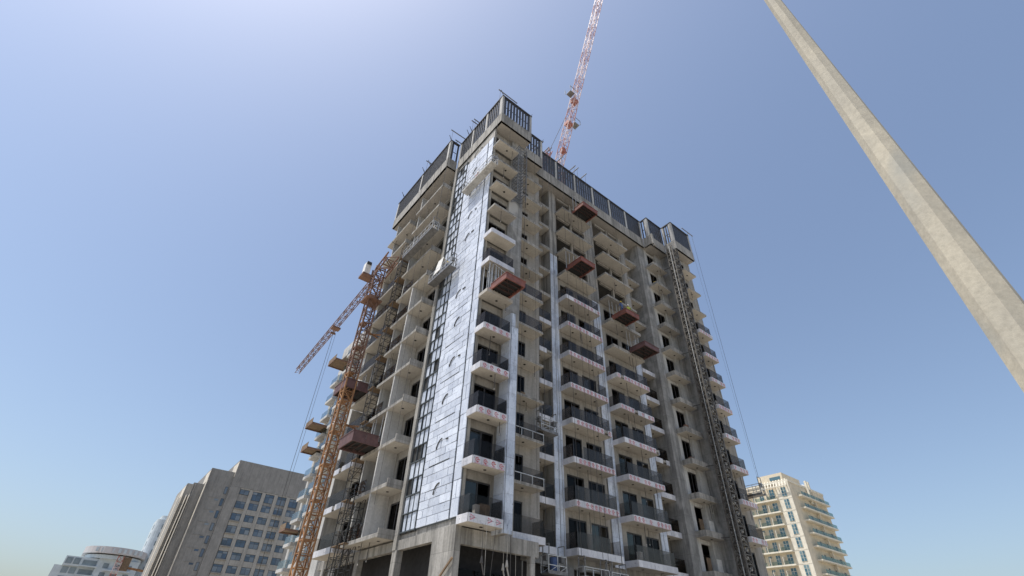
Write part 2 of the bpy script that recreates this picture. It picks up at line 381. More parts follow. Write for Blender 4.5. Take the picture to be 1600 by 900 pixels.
# ---- balconies
def mark(b, cx, cz, s, y, kind):
    if kind == 1:     # red swirl with a tail
        for i in range(5):
            a0, a1 = radians(40 + i*52), radians(40 + (i+1)*52); r0, r1 = .55*s, 1.0*s
            b.quad([(cx + r0*cos(a0), y, cz + r0*sin(a0)), (cx + r0*cos(a1), y, cz + r0*sin(a1)), (cx + r1*cos(a1), y, cz + r1*sin(a1)), (cx + r1*cos(a0), y, cz + r1*sin(a0))], 1)
        b.quad([(cx - .2*s, y, cz - .25*s), (cx + 1.25*s, y, cz - .1*s), (cx + 1.15*s, y, cz + .25*s), (cx - .1*s, y, cz + .3*s)], 1)
        b.quad([(cx + .1*s, y, cz - 1.15*s), (cx + .75*s, y, cz - .75*s), (cx + .6*s, y, cz - .5*s), (cx - .1*s, y, cz - .9*s)], 1)
        b.quad([(cx - 1.3*s, y, cz - 1.42*s), (cx + 1.4*s, y, cz - 1.42*s), (cx + 1.4*s, y, cz - 1.2*s), (cx - 1.3*s, y, cz - 1.25*s)], 2)
    else:             # pink pennant on a dark line
        x0, x1 = cx - s, cx + .9*s
        b.quad([(x0, y, cz - 1.0*s), (x0 + .18*s, y, cz - 1.0*s), (x0 + .18*s, y, cz + 1.0*s), (x0, y, cz + 1.0*s)], 1)
        b.quad([(x0 + .18*s, y, cz - .9*s), (x1, y, cz - .05*s), (x1, y, cz + .2*s), (x0 + .18*s, y, cz - .55*s)], 1)
        b.quad([(x0 + .18*s, y, cz + .9*s), (x0 + .18*s, y, cz + .6*s), (x1, y, cz - .05*s), (x1, y, cz + .2*s)], 1)
        b.quad([(cx - 1.5*s, y - .001, cz - .05*s), (cx + 1.5*s, y - .001, cz - .05*s), (cx + 1.5*s, y - .001, cz + .06*s), (cx - 1.5*s, y - .001, cz + .06*s)], 2)
def fascia_mesh(w, h, kind):
    def fn(b):
        b.box(0, w, 0, .05, 0, h)
        if kind: mark(b, w*.46, h*.52, min(w, h)*(.34 if kind == 1 else .36), -.003, kind)
    return shared(('fascia_board', round(w, 3), round(h, 3), kind), fn, ['fascia', 'pink_print' if kind == 2 else 'red_print', 'dark_print' if kind == 2 else 'pink_print'])

def balcony(x, y, k, w, d, rz=0.0, ins=False, marks=0, glass=None, kerb=0.0, drains=1, th=.2, rail=False, hang=None, slabmat='conc', bw=.6, right_kerb=False, mark_from=0, parent=tower, z=None, gmat='glass'):
    """front-left corner at (x, y); local x runs along the facade, local y inwards; top at floor level"""
    z = Zf(k) if z is None else z
    def slab(b):
        b.box(0, w, 0, d, -th, 0, 0, 1)
        if kerb: b.box(0, w, 0, .1, .001, kerb).box(0, .1, .1, d, .001, kerb).box(w - .1, w, .1, d, .001, kerb)
        if right_kerb: b.box(w - .12, w + .004, .004, d, -th - .05, .28)
    s = link('balcony', shared(('balcony_slab', round(w, 3), round(d, 3), th, kerb, right_kerb), slab, [slabmat, 'soffit']), parent, (x, y, z), rz)
    top = .04 if ins else kerb
    if ins:
        h = .46; n = max(1, round(w / bw)); bwid = w / n
        for i in range(n):
            if R.random() < .035 and k > 0: continue
            kd = marks if i >= mark_from and R.random() < .88 else 0
            link('fascia_board', fascia_mesh(bwid - .014, h, kd), s, (i*bwid + .007, -.055, -.42))
        m = max(1, round(d / .6)); ew = (d - .0) / m
        for i in range(m):
            link('fascia_board', fascia_mesh(ew - .014, h, 0), s, (-.055, (i + 1)*ew - .007, -.42), -pi/2)
            link('fascia_board', fascia_mesh(ew - .014, h, 0), s, (w + .055, i*ew + .007, -.42), pi/2)
        piece('soffit_panel', (w, d, .02), 'soffit', s, (0, 0, -.424))
    if glass:
        x0, x1, hh = glass if isinstance(glass, tuple) else (0, w, 1.05)
        n = max(1, round((x1 - x0) / 1.25)); gw = (x1 - x0 - .1) / n
        for i in range(n):
            if R.random() < .06: continue
            piece('glass_panel', (gw - .02, .015, hh), gmat, s, (x0 + .05 + i*gw + .01, .06, top + .01))
        if x0 == 0: piece('glass_panel', (.015, d - .12, hh), gmat, s, (.05, .09, top + .01))
        if x1 == w: piece('glass_panel', (.015, d - .12, hh), gmat, s, (w - .065, .09, top + .01))
    if drains:
        dz = -.424 if ins else -th
        for i in range(drains):
            link('drain', shared(('drain',), lambda b: b.cyl((0, 0, -.03), (0, 0, .01), .1, .1, 10), 'black'), s, (w*(i + .5)/drains + .1, d*.5, dz))
    if rail:
        b = MB(); hz = .55
        b.bar((0, .03, hz), (w, .03, hz), .05)
        for i in range(4): b.bar((w*i/3 * .98 + .02, .03, 0), (w*i/3*.98 + .02, .03, hz), .045)
        b.bar((w - .03, .03, hz), (w - .03, d, hz), .05)
        b.build('guard_rail', 'galv', s)
    if R.random() < .34 and parent is tower:      # material left on the slab
        for i in range(R.choice([1, 2, 3])):
            sz = (R.uniform(.25, .8), R.uniform(.2, .35), R.uniform(.2, .9))
            piece('stored_material', tuple(round(q, 1) for q in sz), R.choice(['wood', 'cab', 'greywall', 'steel', 'yellow', 'rust_dark']), s, (R.uniform(.15, max(.2, w - 1)), d*.45, (kerb if kerb else 0) * 0 + .003), 0)
    nh = R.choice([0, 1, 1, 2]) if hang is None else hang
    for i in range(nh):
        L = R.uniform(.7, 1.5); hx, hy = R.uniform(.1, .9)*w, R.uniform(.1, .6)*d
        link('hanging_rod', shared(('hanging_rod', round(L, 1)), lambda b: b.bar((0, 0, 0), (0, 0, -round(L, 1)), .035).cyl((0, 0, -round(L, 1) - .1), (0, 0, -round(L, 1)), .05, .03, 6, 1), ['rope', 'rope_pale']), s, (hx, hy, -.424 if ins else -th))
    return s

for k in range(NF):
    # corner stack
    if k == 0: balcony(0, -1.15, k, 2.42, 1.15, ins=True, marks=2, glass=True, hang=0)
    elif k <= 4: balcony(0, -1.15, k, 2.42, 1.15, ins=True, marks=1, glass=True)
    elif k == 5: balcony(0, -1.15, k, 2.5, 1.15, th=.3, slabmat='soffit')
    elif k <= 7: balcony(0, -1.15, k, 2.5, 1.15, ins=True, glass=(k == 6), drains=0)
    else: balcony(0.05, -1.15, k, 2.5, 1.15, drains=(1 if k != 8 else 0), th=.22)
    # recessed bay: small balcony and loggia edge
    if k == 0: balcony(4.2, .75, k, 3.2, 1.25, ins=True, glass=True, hang=0)
    else: balcony(4.2, .75, k, 3.2, 1.25, th=.2, rail=k in (1, 2), glass=(k in (1, 2, 5, 6)), kerb=.12 if k > 5 else 0)
    if k <= 6: balcony(8.07, 2.62, k, 2.06, 1.38, ins=True, glass=True, hang=0)
    else: balcony(8.07, 2.62, k, 2.06, 1.38, th=.25, kerb=.1, hang=0, drains=0)
    # two wide stacks
    if k <= 7: balcony(11.1, 1.42, k, 4.75, 1.28, ins=True, marks=0 if k == 0 else 1, glass=True, drains=2, bw=.48, mark_from=2 if k == 7 else 0)
    else: balcony(11.1, 1.42, k, 4.75, 1.28, drains=1 if k % 2 else 0, th=.24, kerb=.1 if k == 8 else 0)
    if k <= 5: balcony(17.45, 1.34, k, 4.85, 1.36, ins=True, marks=0 if k == 0 else 1, glass=True, drains=2, bw=.48)
    else: balcony(17.45, 1.34, k, 4.85, 1.36, drains=1 if k % 2 else 0, th=.24, kerb=.12 if k < 8 else 0)
    if k <= 6: balcony(23.42, 2.62, k, 2.14, 1.38, ins=True, glass=k < 6, hang=0)
    else: balcony(23.42, 2.62, k, 2.14, 1.38, th=.25, kerb=.1, hang=0)
    # stained bay and far end
    balcony(26.78, .82, k, 2.95, 1.18, th=.22, kerb=.3 if k < 10 else .15)
    if 0 < k <= 8: balcony(30.65, -1.15, k, 2.6, 1.14, ins=True, marks=1, glass=True, bw=.5)
    else: balcony(30.65, -1.15, k, 2.6, 1.14, th=.24)
    # left facade: long balcony with a fin, then a second one
    balcony(-1.25, 13.6, k, 6.1, 1.54, -pi/2, th=.26, right_kerb=True, glass=(0.0, 3.2, 1.0) if k < 8 else None, drains=2 if k < 7 else 1, gmat='glass')
    balcony(-1.25, 19.5, k, 4.5, 1.54, -pi/2, th=.26, ins=k < 3, right_kerb=k >= 3, glass=k < 9, drains=1, gmat='glass')
    if k > 5: balcony(-1.25, 20.9, k, 1.3, 1.5, -pi/2, th=.24, drains=0, hang=0)

# propping under the sixth floor corner balcony
for i in range(9):
    x, y = .1 + (i % 5)*.33 + R.uniform(-.05, .05), -1.0 + (i // 5)*.6 + R.uniform(-.1, .1)
    link('prop', shared(('prop',), lambda b: b.cyl((0, 0, 0), (0, 0, 2.72), .03, .03, 6).box(-.07, .07, -.07, .07, 0, .02), 'galv'), tower, (x, y, Zf(5) + .003))

# ---- insulation boards on the left facade (the gap column is the vertical joint near the corner)
wall_ins = MB().box(.09, .125, .0, 4.84, 8.06, 44.9).build('insulation_backing', 'strip_frame', tower)
def boards_left(y0, y1, z0, z1, wy, hz):
    rows = round((z1 - z0) / hz); hz = (z1 - z0) / rows
    for r in range(rows):
        n = max(1, round((y1 - y0) / wy)); off = (.5 if r % 2 else 0) * (y1 - y0) / n
        cuts = [y0] + [c for c in [y0 + i*(y1 - y0)/n + off for i in range(n)] if y0 + .1 < c < y1 - .1] + [y1]
        zr = z0 + r*hz; lev = (zr - F0) % FH
        for a, c in zip(cuts, cuts[1:]):
            gap = .085 if lev < hz*.98 and 1.3 < a < 4 and r > 1 else .012
            piece('insulation_board', (.06, c - a - .036, hz - .022 - gap), 'foil', wall_ins, (R.uniform(.0, .03), a + .018, zr + gap))
boards_left(.97, 4.8, 8.12, 44.9, 1.28, .52)
boards_left(.0, .82, 8.12, 44.9, .86, 1.06)
# duct sleeves: an arched lip and a short ledge in each storey
for k in range(NF):
    z = Zf(k) + 1.55
    b = MB(); P = [(0.0 + .62 - .62*cos(t), .62*sin(t)) for t in [i*pi/10 for i in range(0, 6)]]
    for p, q in zip(P, P[1:]): b.bar((-.03, -p[0], p[1]), (-.03, -q[0], q[1]),   .04, .075)
    jy, jz = R.uniform(-.25, .25), R.uniform(-.3, .3)
    if k not in (6,): b.build('duct_sleeve', 'steel_dark', tower, (0, 3.25 + jy, z + jz))
    if R.random() < .75: piece('duct_ledge', (.07, R.choice([.25, .4]), .07), 'steel_dark', tower, (-.05, 1.9 + jy, z + .42 + jz))

# ---- glazing strip between board field and column: studs with foil panels
strip = MB().box(.1, .125, 4.86, 6.84, 8.0, 45.6).build('strip_backing', 'steel_dark', tower)
nr = 33; rh = (45.4 - 8.1) / nr
for r in range(nr):
    for c in range(3):
        if R.random() < (.28 if c == 2 else .06): continue
        piece('strip_panel', (.03, .57 - R.choice([0, 0, .12]), rh - .1), 'foil_pier', strip, (.04 + R.uniform(-.03, .03), 4.93 + c*.645, 8.1 + r*rh + .05))
sb = MB()
for i in range(4): sb.box(-.02, .1, 4.875 + i*.645, 4.92 + i*.645, 8.0, 45.6)
sb.build('stud', 'strip_frame', strip)
for r in range(nr + 1): piece('transom', (.09, 1.97, .055 if r % 2 else .075), 'strip_frame', strip, (-.04, 4.865, 8.07 + r*rh))

# ---- foil boards on the right hand piers
def pier_boards(x0, x1, y, z0, z1, hz, mat='foil_pier', side=None):
    rows = round((z1 - z0)/hz); hz = (z1 - z0)/rows
    for r in range(rows):
        xm = x0 + (x1 - x0)*(.5 + R.uniform(-.15, .15))
        for a, c in ((x0, xm), (xm, x1)) if x1 - x0 > .9 else ((x0, x1),):
            piece('pier_board', (c - a - .012, .07, hz - .014), mat, tower, (a + .006, y + R.uniform(0, .012), z0 + r*hz))
        if side: piece('pier_board', (.07, side - .09, hz - .014), mat, tower, (x0 - .075, y + .09, z0 + r*hz))
MB().box(2.55, 3.1, -1.04, -.01, 7.5, 22.7).build('pier', 'conc', tower)
pier_boards(2.54, 3.15, -1.15, 7.46, 21.7, 1.1, 'foil_pier', side=1.14)
pier_boards(2.54, 2.86, -1.15, 21.72, 22.9, .6, 'foil_pier', side=1.14)
pier_boards(10.16, 11.14, 2.62, 7.6, 36.3, 1.07)
pier_boards(16.27, 17.43, 2.62, 7.6, 33.0, 1.07)
pier_boards(22.47, 23.39, 2.62, 7.6, 28.5, 1.07)

# ---- roof screen: concrete upstand, posts, louvre slats and top rail
def screen(p, q, mode, posts=3.3, slat=(.3, .42), z0=46.5, zb=48.05, zt=51.5, ends=(True, True)):
    """mode 'front': wall facing -Y running along X; mode 'side': facing -X running along Y"""
    (xa, ya), (xb, yb) = p, q; L = abs(xb - xa) + abs(yb - ya); fr = mode == 'front'
    def bx(b, t0, t1, d0, d1, za, zc, mi=0):
        return b.box(xa + t0, xa + t1, ya + d0, ya + d1, za, zc, mi) if fr else b.box(xa + d0, xa + d1, ya + t0, ya + t1, za, zc, mi)
    s = bx(MB(), 0, L, 0, .22, z0, zb).build('parapet_beam', 'conc', tower)
    n = max(1, round(L / posts)); st = L / n; w = .26
    ps = [i*st for i in range(n + 1)]
    for i, t in enumerate(ps):
        if (i == 0 and not ends[0]) or (i == n and not ends[1]): continue
        t0 = min(max(t - w/2, 0), L - w); loc = (xa + t0, ya + .02, zb) if fr else (xa + .02, ya + t0, zb)
        piece('post', (w, .2, zt - .14 - zb) if fr else (.2, w, zt - .14 - zb), 'white' if not fr else 'greywall', s, loc)
    rb = MB(); bx(rb, -.03, L + .03, -.03, .25, zt - .14, zt); rb.build('top_rail', 'louvre', s)
    bx(MB(), 0, L, .1, .14, zb + 1.55, zb + 1.63).build('louvre_rail', 'louvre', s)
    for i in range(n):
        p0 = (.0 if i == 0 and not ends[0] else w if i == 0 else ps[i] + w/2) + .03; p1 = (L if i == n - 1 and not ends[1] else L - w if i == n - 1 else ps[i + 1] - w/2) - .03
        m = max(1, int((p1 - p0 - slat[0])/slat[1]) + 1); gap_ = (p1 - p0 - slat[0])/max(1, m - 1)
        for j in range(m):
            t = p0 + j*gap_
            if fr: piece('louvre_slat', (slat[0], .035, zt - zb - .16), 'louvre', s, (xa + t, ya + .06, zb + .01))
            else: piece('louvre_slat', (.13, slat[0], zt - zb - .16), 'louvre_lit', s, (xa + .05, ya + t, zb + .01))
    return s
screen((0, -.93), (0, 7.3), 'side', 2.9, (.13, .33))
screen((0, -1.15), (4.2, -1.15), 'front', 4.2, (.3, .4))
screen((4.2, .6), (7.35, .6), 'front', 3.15, (.3, .4), ends=(False, True))
screen((7.35, 1.65), (26.74, 1.65), 'front', 3.3, (.36, .385))
screen((26.74, .77), (26.74, 1.64), 'side', 2, (.13, .33), ends=(True, False))
screen((26.74, .55), (30.0, .55), 'front', 3.3, (.36, .385), ends=(True, False))
screen((30.0, -.88), (30.0, .54), 'side', 2, (.13, .33))
screen((30.0, -1.1), (34.2, -1.1), 'front', 4.2, (.36, .385))
screen((-1.25, 7.74), (-1.25, 21), 'side', 6.6, (.13, .33))
screen((-1.25, 7.5), (-.01, 7.5), 'front', 1.3, (.22, .36), ends=(True, False))
MB().box(26.9, 27.2, .3, .55, 46.5, 48.3).box(27.0, 27.3, .25, .5, 46.2, 46.45).build('parapet_bracket', 'conc', tower)
for x, y, a in ((.1, -1.1, -.4), (.1, 5, -.5), (.1, 5.6, -.5), (-1.2, 7.6, -.4), (-1.2, 12.5, -.5), (-1.2, 14, -.5), (-1.2, 19.5, -.5), (7.3, .7, .4), (34.1, -1.0, .5), (-.6, 7.6, .3), (4.1, -1.0, .3)):
    MB().bar((0, 0, -.1), (a*.9, 0, .75), .05).bar((.1, .1, -.1), (.1 + a*.5, .1, .55), .04).build('starter_bar', 'rope', tower, (x, y, 51.5))

# ---- podium
pb = MB().box(.0, .4, .0, 2.5, 0, 7.69).box(.0, .36, 2.5, 21, 7.1, 7.69).box(-.1, .36, 6.7, 7.3, 0, 7.1).box(0, .4, 12.8, 13.4, 0, 7.1).box(0, .4, 19.4, 20, 0, 7.1)
pb.box(.4, 5.9, .0, .36, 6.75, 7.6).box(5.55, 5.9, .0, .36, 0, 6.75).box(5.9, 6.2, .0, 3.0, 6.75, 7.6)
pb.build('podium_frame', 'conc', tower)
pb = MB().box(6.2, 34, 2.9, 3.2, 7.05, 7.8)
for x in (6.3, 11, 16.4, 22.4, 25.8, 30.3): pb.box(x, x + .8, 2.6, 3.2, 0, 7.05)
pb.build('podium_frame', 'conc_dark', tower)
MB().box(8, 33, 11, 20, 0, 7.6).build('podium_core', 'conc_dark', tower)
MB().box(1.3, 1.36, 1.4, 20.5, 0, 7.55).box(1.36, 6.0, 1.4, 1.46, 0, 7.5).box(6.0, 33.5, 3.7, 3.76, 0, 7.5).build('darkening_net', 'net_shade', tower)  # near-black net sheets, set in to darken the podium openings
MB().box(.37, 5.5, .28, .33, 0, 5.6).build('shop_glazing', 'pane', tower)
MB().bar((-.12, -.1, 6.0), (-.12, 2.4, 4.2), .09).build('raking_prop', 'wood', tower)

# ================================================================== things on and around the tower
# ---- loading platforms (steel trays cantilevered from a floor)
def load_platform(x, y, z, w, d, label, mats=('red_steel', 'red_dark'), rz=0.0, props=True, load=None, hside=.16):
    t = thing('loading_platform', label, 'platform', (x, y, z), rz, 'steel loading platforms')
    b = MB()
    MB().box(0, .1, .1, d + .6, 0, .3).box(w - .1, w, .1, d + .6, 0, .3).box(0, w, 0, .1, 0, .3).build('rim_beam', mats[0], t)
    b.box(.1, w - .1, .1, d + .6, .25, .28)
    for i in range(1, 4): b.box(.1, w - .1, d*i/4, d*i/4 + .07, .06, .2)
    b.bar((.15, .15, .12), (w - .15, d - .15, .12), .06)
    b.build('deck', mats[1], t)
    piece('deck_plate', (w - .22, d + .4, .02), 'net_shade', t, (.11, .11, .215))  # near-black plate paints the shade inside the tray, no net here
    n = max(2, round(w / .7))
    for i in range(n): piece('front_panel', (w/n - .02, .05, hside), mats[0], t, (i*w/n + .01, 0, .302))
    for sx in (0, w - .05):
        for i in range(2): piece('side_panel', (.05, d/2 - .03, hside), mats[0], t, (sx, .06 + i*d/2, .302))
    MB().box(-.03, w + .03, -.04, .09, hside + .304, hside + .37).box(-.03, .09, .09, d, hside + .304, hside + .37).box(w - .09, w + .03, .09, d, hside + .304, hside + .37).build('top_rail', mats[0], t)
    for px in (.06, w - .06): MB().bar((px, .15, hside + .33), (px, d + .1, 2.85), .035).build('tie_rod', 'steel', t)
    if load is None:
        for i in range(4):
            sz = (round(R.uniform(.3, .7), 1), round(R.uniform(.2, .5), 1), round(R.uniform(.2, .5), 1))
            piece('load', sz, R.choice(['wood', 'steel', 'greywall', 'cab']), t, (.12 + i*(w - .9)/4, R.uniform(.2, d - .7), .285))
    if props:
        pr = MB()
        for px in (.2, .7, w - .7, w - .2): pr.cyl((px, d + .35, .3), (px, d + .35, 2.9), .03, .03, 6)
        pr.build('jack_prop', 'galv', t)
    if load == 'bags':
        for i in range(5):
            l = MB(); cx, cy = .35 + i*.22, d*.5 + (i % 2)*.2; l.cyl((cx, cy, .29), (cx, cy, .8), .2, .16, 9).cyl((cx, cy, .8), (cx, cy, 1.08), .16, .05, 9)
            l.build('filled_bag', 'yellow', t)
    return t
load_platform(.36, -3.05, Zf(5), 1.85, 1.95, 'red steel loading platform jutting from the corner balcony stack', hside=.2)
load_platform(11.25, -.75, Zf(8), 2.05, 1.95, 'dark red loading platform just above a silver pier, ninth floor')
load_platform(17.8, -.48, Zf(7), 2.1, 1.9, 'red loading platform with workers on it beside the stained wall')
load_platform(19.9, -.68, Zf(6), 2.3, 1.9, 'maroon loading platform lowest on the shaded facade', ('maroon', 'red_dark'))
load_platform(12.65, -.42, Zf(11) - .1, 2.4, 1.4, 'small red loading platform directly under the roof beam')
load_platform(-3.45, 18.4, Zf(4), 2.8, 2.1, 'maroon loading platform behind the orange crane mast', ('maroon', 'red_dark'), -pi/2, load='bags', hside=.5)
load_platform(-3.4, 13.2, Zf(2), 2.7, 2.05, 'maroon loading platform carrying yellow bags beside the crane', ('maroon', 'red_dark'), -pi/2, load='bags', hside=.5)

# ---- suspended access platforms
def gondola(x, y, z, L, label, rz=0.0, rope_to=52.0, w=.7, boards='steel', h=1.05, sheet=False):
    t = thing('suspended_platform', label, 'work platform', (x, y, z), rz, 'suspended access platforms')
    MB().box(0, L, 0, w, 0, .06).box(0, L, -.02, 0, .0, .2).box(0, L, w, w + .02, 0, .2).build('deck', boards, t)
    b = MB()
    for yy in (0, w):
        for zz in (.5, h): b.bar((0, yy, zz), (L, yy, zz), .045)
        n = max(2, round(L / .75))
        for i in range(n + 1): b.bar((L*i/n, yy, .06), (L*i/n, yy, h), .04)
        for i in range(n): b.bar((L*i/n, yy, .06), (L*(i+1)/n, yy, .5), .025)
    for xx in (0, L): b.bar((xx, 0, h), (xx, w, h), .045).bar((xx, 0, .5), (xx, w, .5), .04)
    b.build('guard_rail', 'galv', t)
    for xx in (.12, L - .12):
        MB().bar((xx, .05, 0), (xx, .05, 1.7), .05).bar((xx, w - .05, 0), (xx, w - .05, 1.7), .05).bar((xx, .05, 1.7), (xx, w - .05, 1.7), .05).box(xx - .12, xx + .12, w*.3, w*.7, .75, 1.15).build('hoist_frame', 'steel', t)
        if rope_to: MB().bar((xx, w/2, 1.7), (xx, w/2, rope_to - z), .022).build('wire_rope', 'rope', t); MB().bar((xx, w/2 - .25, rope_to - z + .04), (xx, w/2 + 2.4, rope_to - z + .04), .09).build('outrigger', 'steel', t)
    if sheet:
        MB().quad([(.9, -.05, .5), (2.1, -.08, .45), (2.25, .05, 2.0), (1.2, .1, 2.1)]).quad([(2.25, .05, 2.0), (1.2, .1, 2.1), (1.3, .5, 1.6), (2.3, .5, 1.5)]).build('sheet', 'cab', t)
    return t
gondola(-.85, 3.6, 38.6, 5.0, 'grey work platform with boarded side hung at the top of the silver corner', -pi/2, 51.56, boards='greywall')
gondola(-2.1, 12.4, 34.9, 6.1, 'long grey work platform hung in front of the left balconies', -pi/2, 51.56)
gondola(-.95, 7.4, 29.0, 3.7, 'work platform with a white sheet beside the studded strip', -pi/2, 51.56, sheet=True)
gondola(7.0, .6, 15.3, 1.7, 'small work platform hung in the recessed bay of the shaded facade', 0, 51.56)
gondola(7.4, .45, 6.1, 1.6, 'galvanised work platform with a blue drum just above ground level', 0, 51.56)
MB().cyl((8.2, .8, 6.17), (8.2, .8, 7.05), .29, .29, 14).cyl((8.2, .8, 7.05), (8.2, .8, 7.1), .27, .27, 14).build('drum', 'shirt_blue')
tag(bpy.data.objects['drum'], 'blue drum standing on the lowest galvanised work platform', 'drum')
gondola(10.7, .5, 5.8, 2.4, 'galvanised work platform at the very bottom below the wide balconies', 0, 51.56)
gondola(13.4, .5, 5.75, 1.7, 'galvanised work platform at the bottom edge, right of the other one', 0, 51.56)
gondola(35.05, -1.5, 15.6, 2.5, 'work platform jutting past the far right end of the tower', pi/2, 51.56)

# ---- mast climber between the two right hand stacks
hoist = thing('mast_climber', 'tall dark lattice hoist mast climbing the right part of the facade', 'hoist mast', (29.62, -.55, 0))
def hm(b):
    lattice(b, (0, 0, 0), (0, 0, 1.5), 1.15, .85, .75, .125, .085); lattice(b, (0, .1, 0), (0, .1, 1.5), .5, .4, .5, .07, .05)
    b.bar((-.66, -.1, 0), (-.66, -.1, 1.5), .06, .06, 1).bar((.66, -.1, 0), (.66, -.1, 1.5), .07, .07, 2)
    b.bar((-.62, -.1, .2), (.62, -.1, .2), .05)
    b.box(-.3, .15, -.42, -.36, .35, .6, 2).box(-.1, .3, -.42, -.36, 1.05, 1.25, 2)
hmesh = shared(('mast_section',), hm, ['hoist', 'galv', 'hoist_pale'])
for i in range(31): link('mast_section', hmesh, hoist, (0, 0, 1.5*i))
for k in range(1, NF, 2): MB().bar((-.4, .3, 0), (-.8, 2.3, .05), .06).bar((.4, .3, 0), (.7, .6, .05), .06).build('wall_tie', 'steel_dark', hoist, (0, 0, Zf(k) - .1))

# ---- scaffolds
def scaffold(x, y, z, w, d, h, lift, label, decks=True, rz=0.0, mat='steel_dark'):
    t = thing('scaffold_tower', label, 'scaffold', (x, y, z), rz, 'scaffold towers')
    n = round(h / lift)
    def fn(b):
        for xx in (0, w):
            for yy in (0, d): b.bar((xx, yy, 0), (xx, yy, lift), .055)
        for yy in (0, d): b.bar((0, yy, lift*.5), (w, yy, lift*.5), .04).bar((0, yy, lift), (w, yy, lift), .045).bar((0, yy, 0), (w, yy, lift), .035)
        for xx in (0, w): b.bar((xx, 0, lift), (xx, d, lift), .045).bar((xx, 0, lift*.5), (xx, d, lift*.5), .035).bar((xx, 0, 0), (xx, d, lift*.5), .03)
    me = shared(('scaffold_lift', w, d, lift), fn, mat)
    for i in range(n):
        link('scaffold_lift', me, t, (0, 0, i*lift))
        if decks and i % 2: piece('deck_board', (w + .1, d + .1, .05), 'wood', t, (-.05, -.05, i*lift - .06))
    return t
scaffold(-1.5, 13.75, 0, 1.0, 1.0, 38.4, 1.6, 'dark scaffold ladder tower in the slot between the left balconies')
scaffold(2.65, -.95, 36.6, 1.1, .85, 8.0, 1.0, 'pale scaffold against the grey pier under the roof corner', False, mat='steel')
scaffold(-1.55, 12.2, 0, .9, .9, 11.2, 1.6, 'lower scaffold bay on brackets beside the ground floor openings')

# ---- orange tower crane
crane = thing('tower_crane', 'rusty orange tower crane standing by the left facade with its jib pointing away', 'crane', (-2.95, 16.1, 0))
CM = .92
def cms(b): lattice(b, (0, 0, 0), (0, 0, 2.8), CM, CM, .93, .115, .06); b.bar((-.2, .1, 0), (-.2, .1, 2.8), .05).bar((.2, .1, 0), (.2, .1, 2.8), .05); [b.bar((-.2, .1, .35*i), (.2, .1, .35*i), .04) for i in range(8)]; b.box(-.5, .1, -.5, .5, 2.72, 2.76)
cme = shared(('mast_section_crane',), cms, 'rust'); cme2 = shared(('mast_section_crane2',), cms, 'rust_dark')
for i in range(11): link('mast_section', cme if i < 8 else cme2, crane, (0, 0, 2.8*i))
b = MB().box(-.85, .85, -.85, .85, 30.8, 30.92); b.cyl((0, 0, 30.92), (0, 0, 31.4), .62, .62, 16)
for s in (-.83, .83): b.bar((s, -.83, 31.9), (s, .83, 31.9), .05).bar((-.83, s, 31.9), (.83, s, 31.9), .05)
b.build('slewing_ring', 'rust_dark', crane)
lattice(MB(), (0, 0, 31.4), (0, .2, 35.4), 1.0, 1.0, 1.0, .12, .07).build('tower_head', 'rust_dark', crane)
jt = (.8, 27.6, 34.0)
lattice(MB(), (0, .6, 34.4), jt, .58, .62, .95, .07, .035, side=(0, 0, 1), mi=0).build('jib', 'rust_dark', crane)
lattice(MB(), (0, -.6, 34.4), (-.1, -3.6, 34.6), 1.2, .9, 1.0, .13, .07, side=(0, 0, 1)).build('counter_jib', 'rust_dark', crane)
b = MB().box(-1.55, -.3, .45, 1.7, 34.25, 34.5); b.build('cab_bracket', 'rust_dark', crane)
b = MB().box(-1.4, -.8, .65, 1.45, 34.52, 36.1); cabm = b.build('cab', 'cab', crane); MB().box(-1.35, -.85, .56, .595, 35.8, 36.2).build('vent', 'steel_dark', cabm)
b = MB().box(-.25, .75, 11.4, 12.2, 33.35, 33.55); b.bar((-.2, 11.8, 32.7), (.4, 11.8, 32.7), .2); b.build('trolley', 'rust_dark', crane)
MB().bar((.15, 11.8, 32.7), (.15, 11.8, .5), .035).bar((.45, 11.8, 32.7), (.45, 11.8, 9), .025).build('hoist_rope', 'rope', crane)
for k in (3, 6): MB().bar((.7, 0, 0), (2.9, .8, 0), .12).bar((.7, .3, 0), (2.9, -1.2, 0), .12).build('wall_tie', 'rust', crane, (0, 0, Zf(k)))

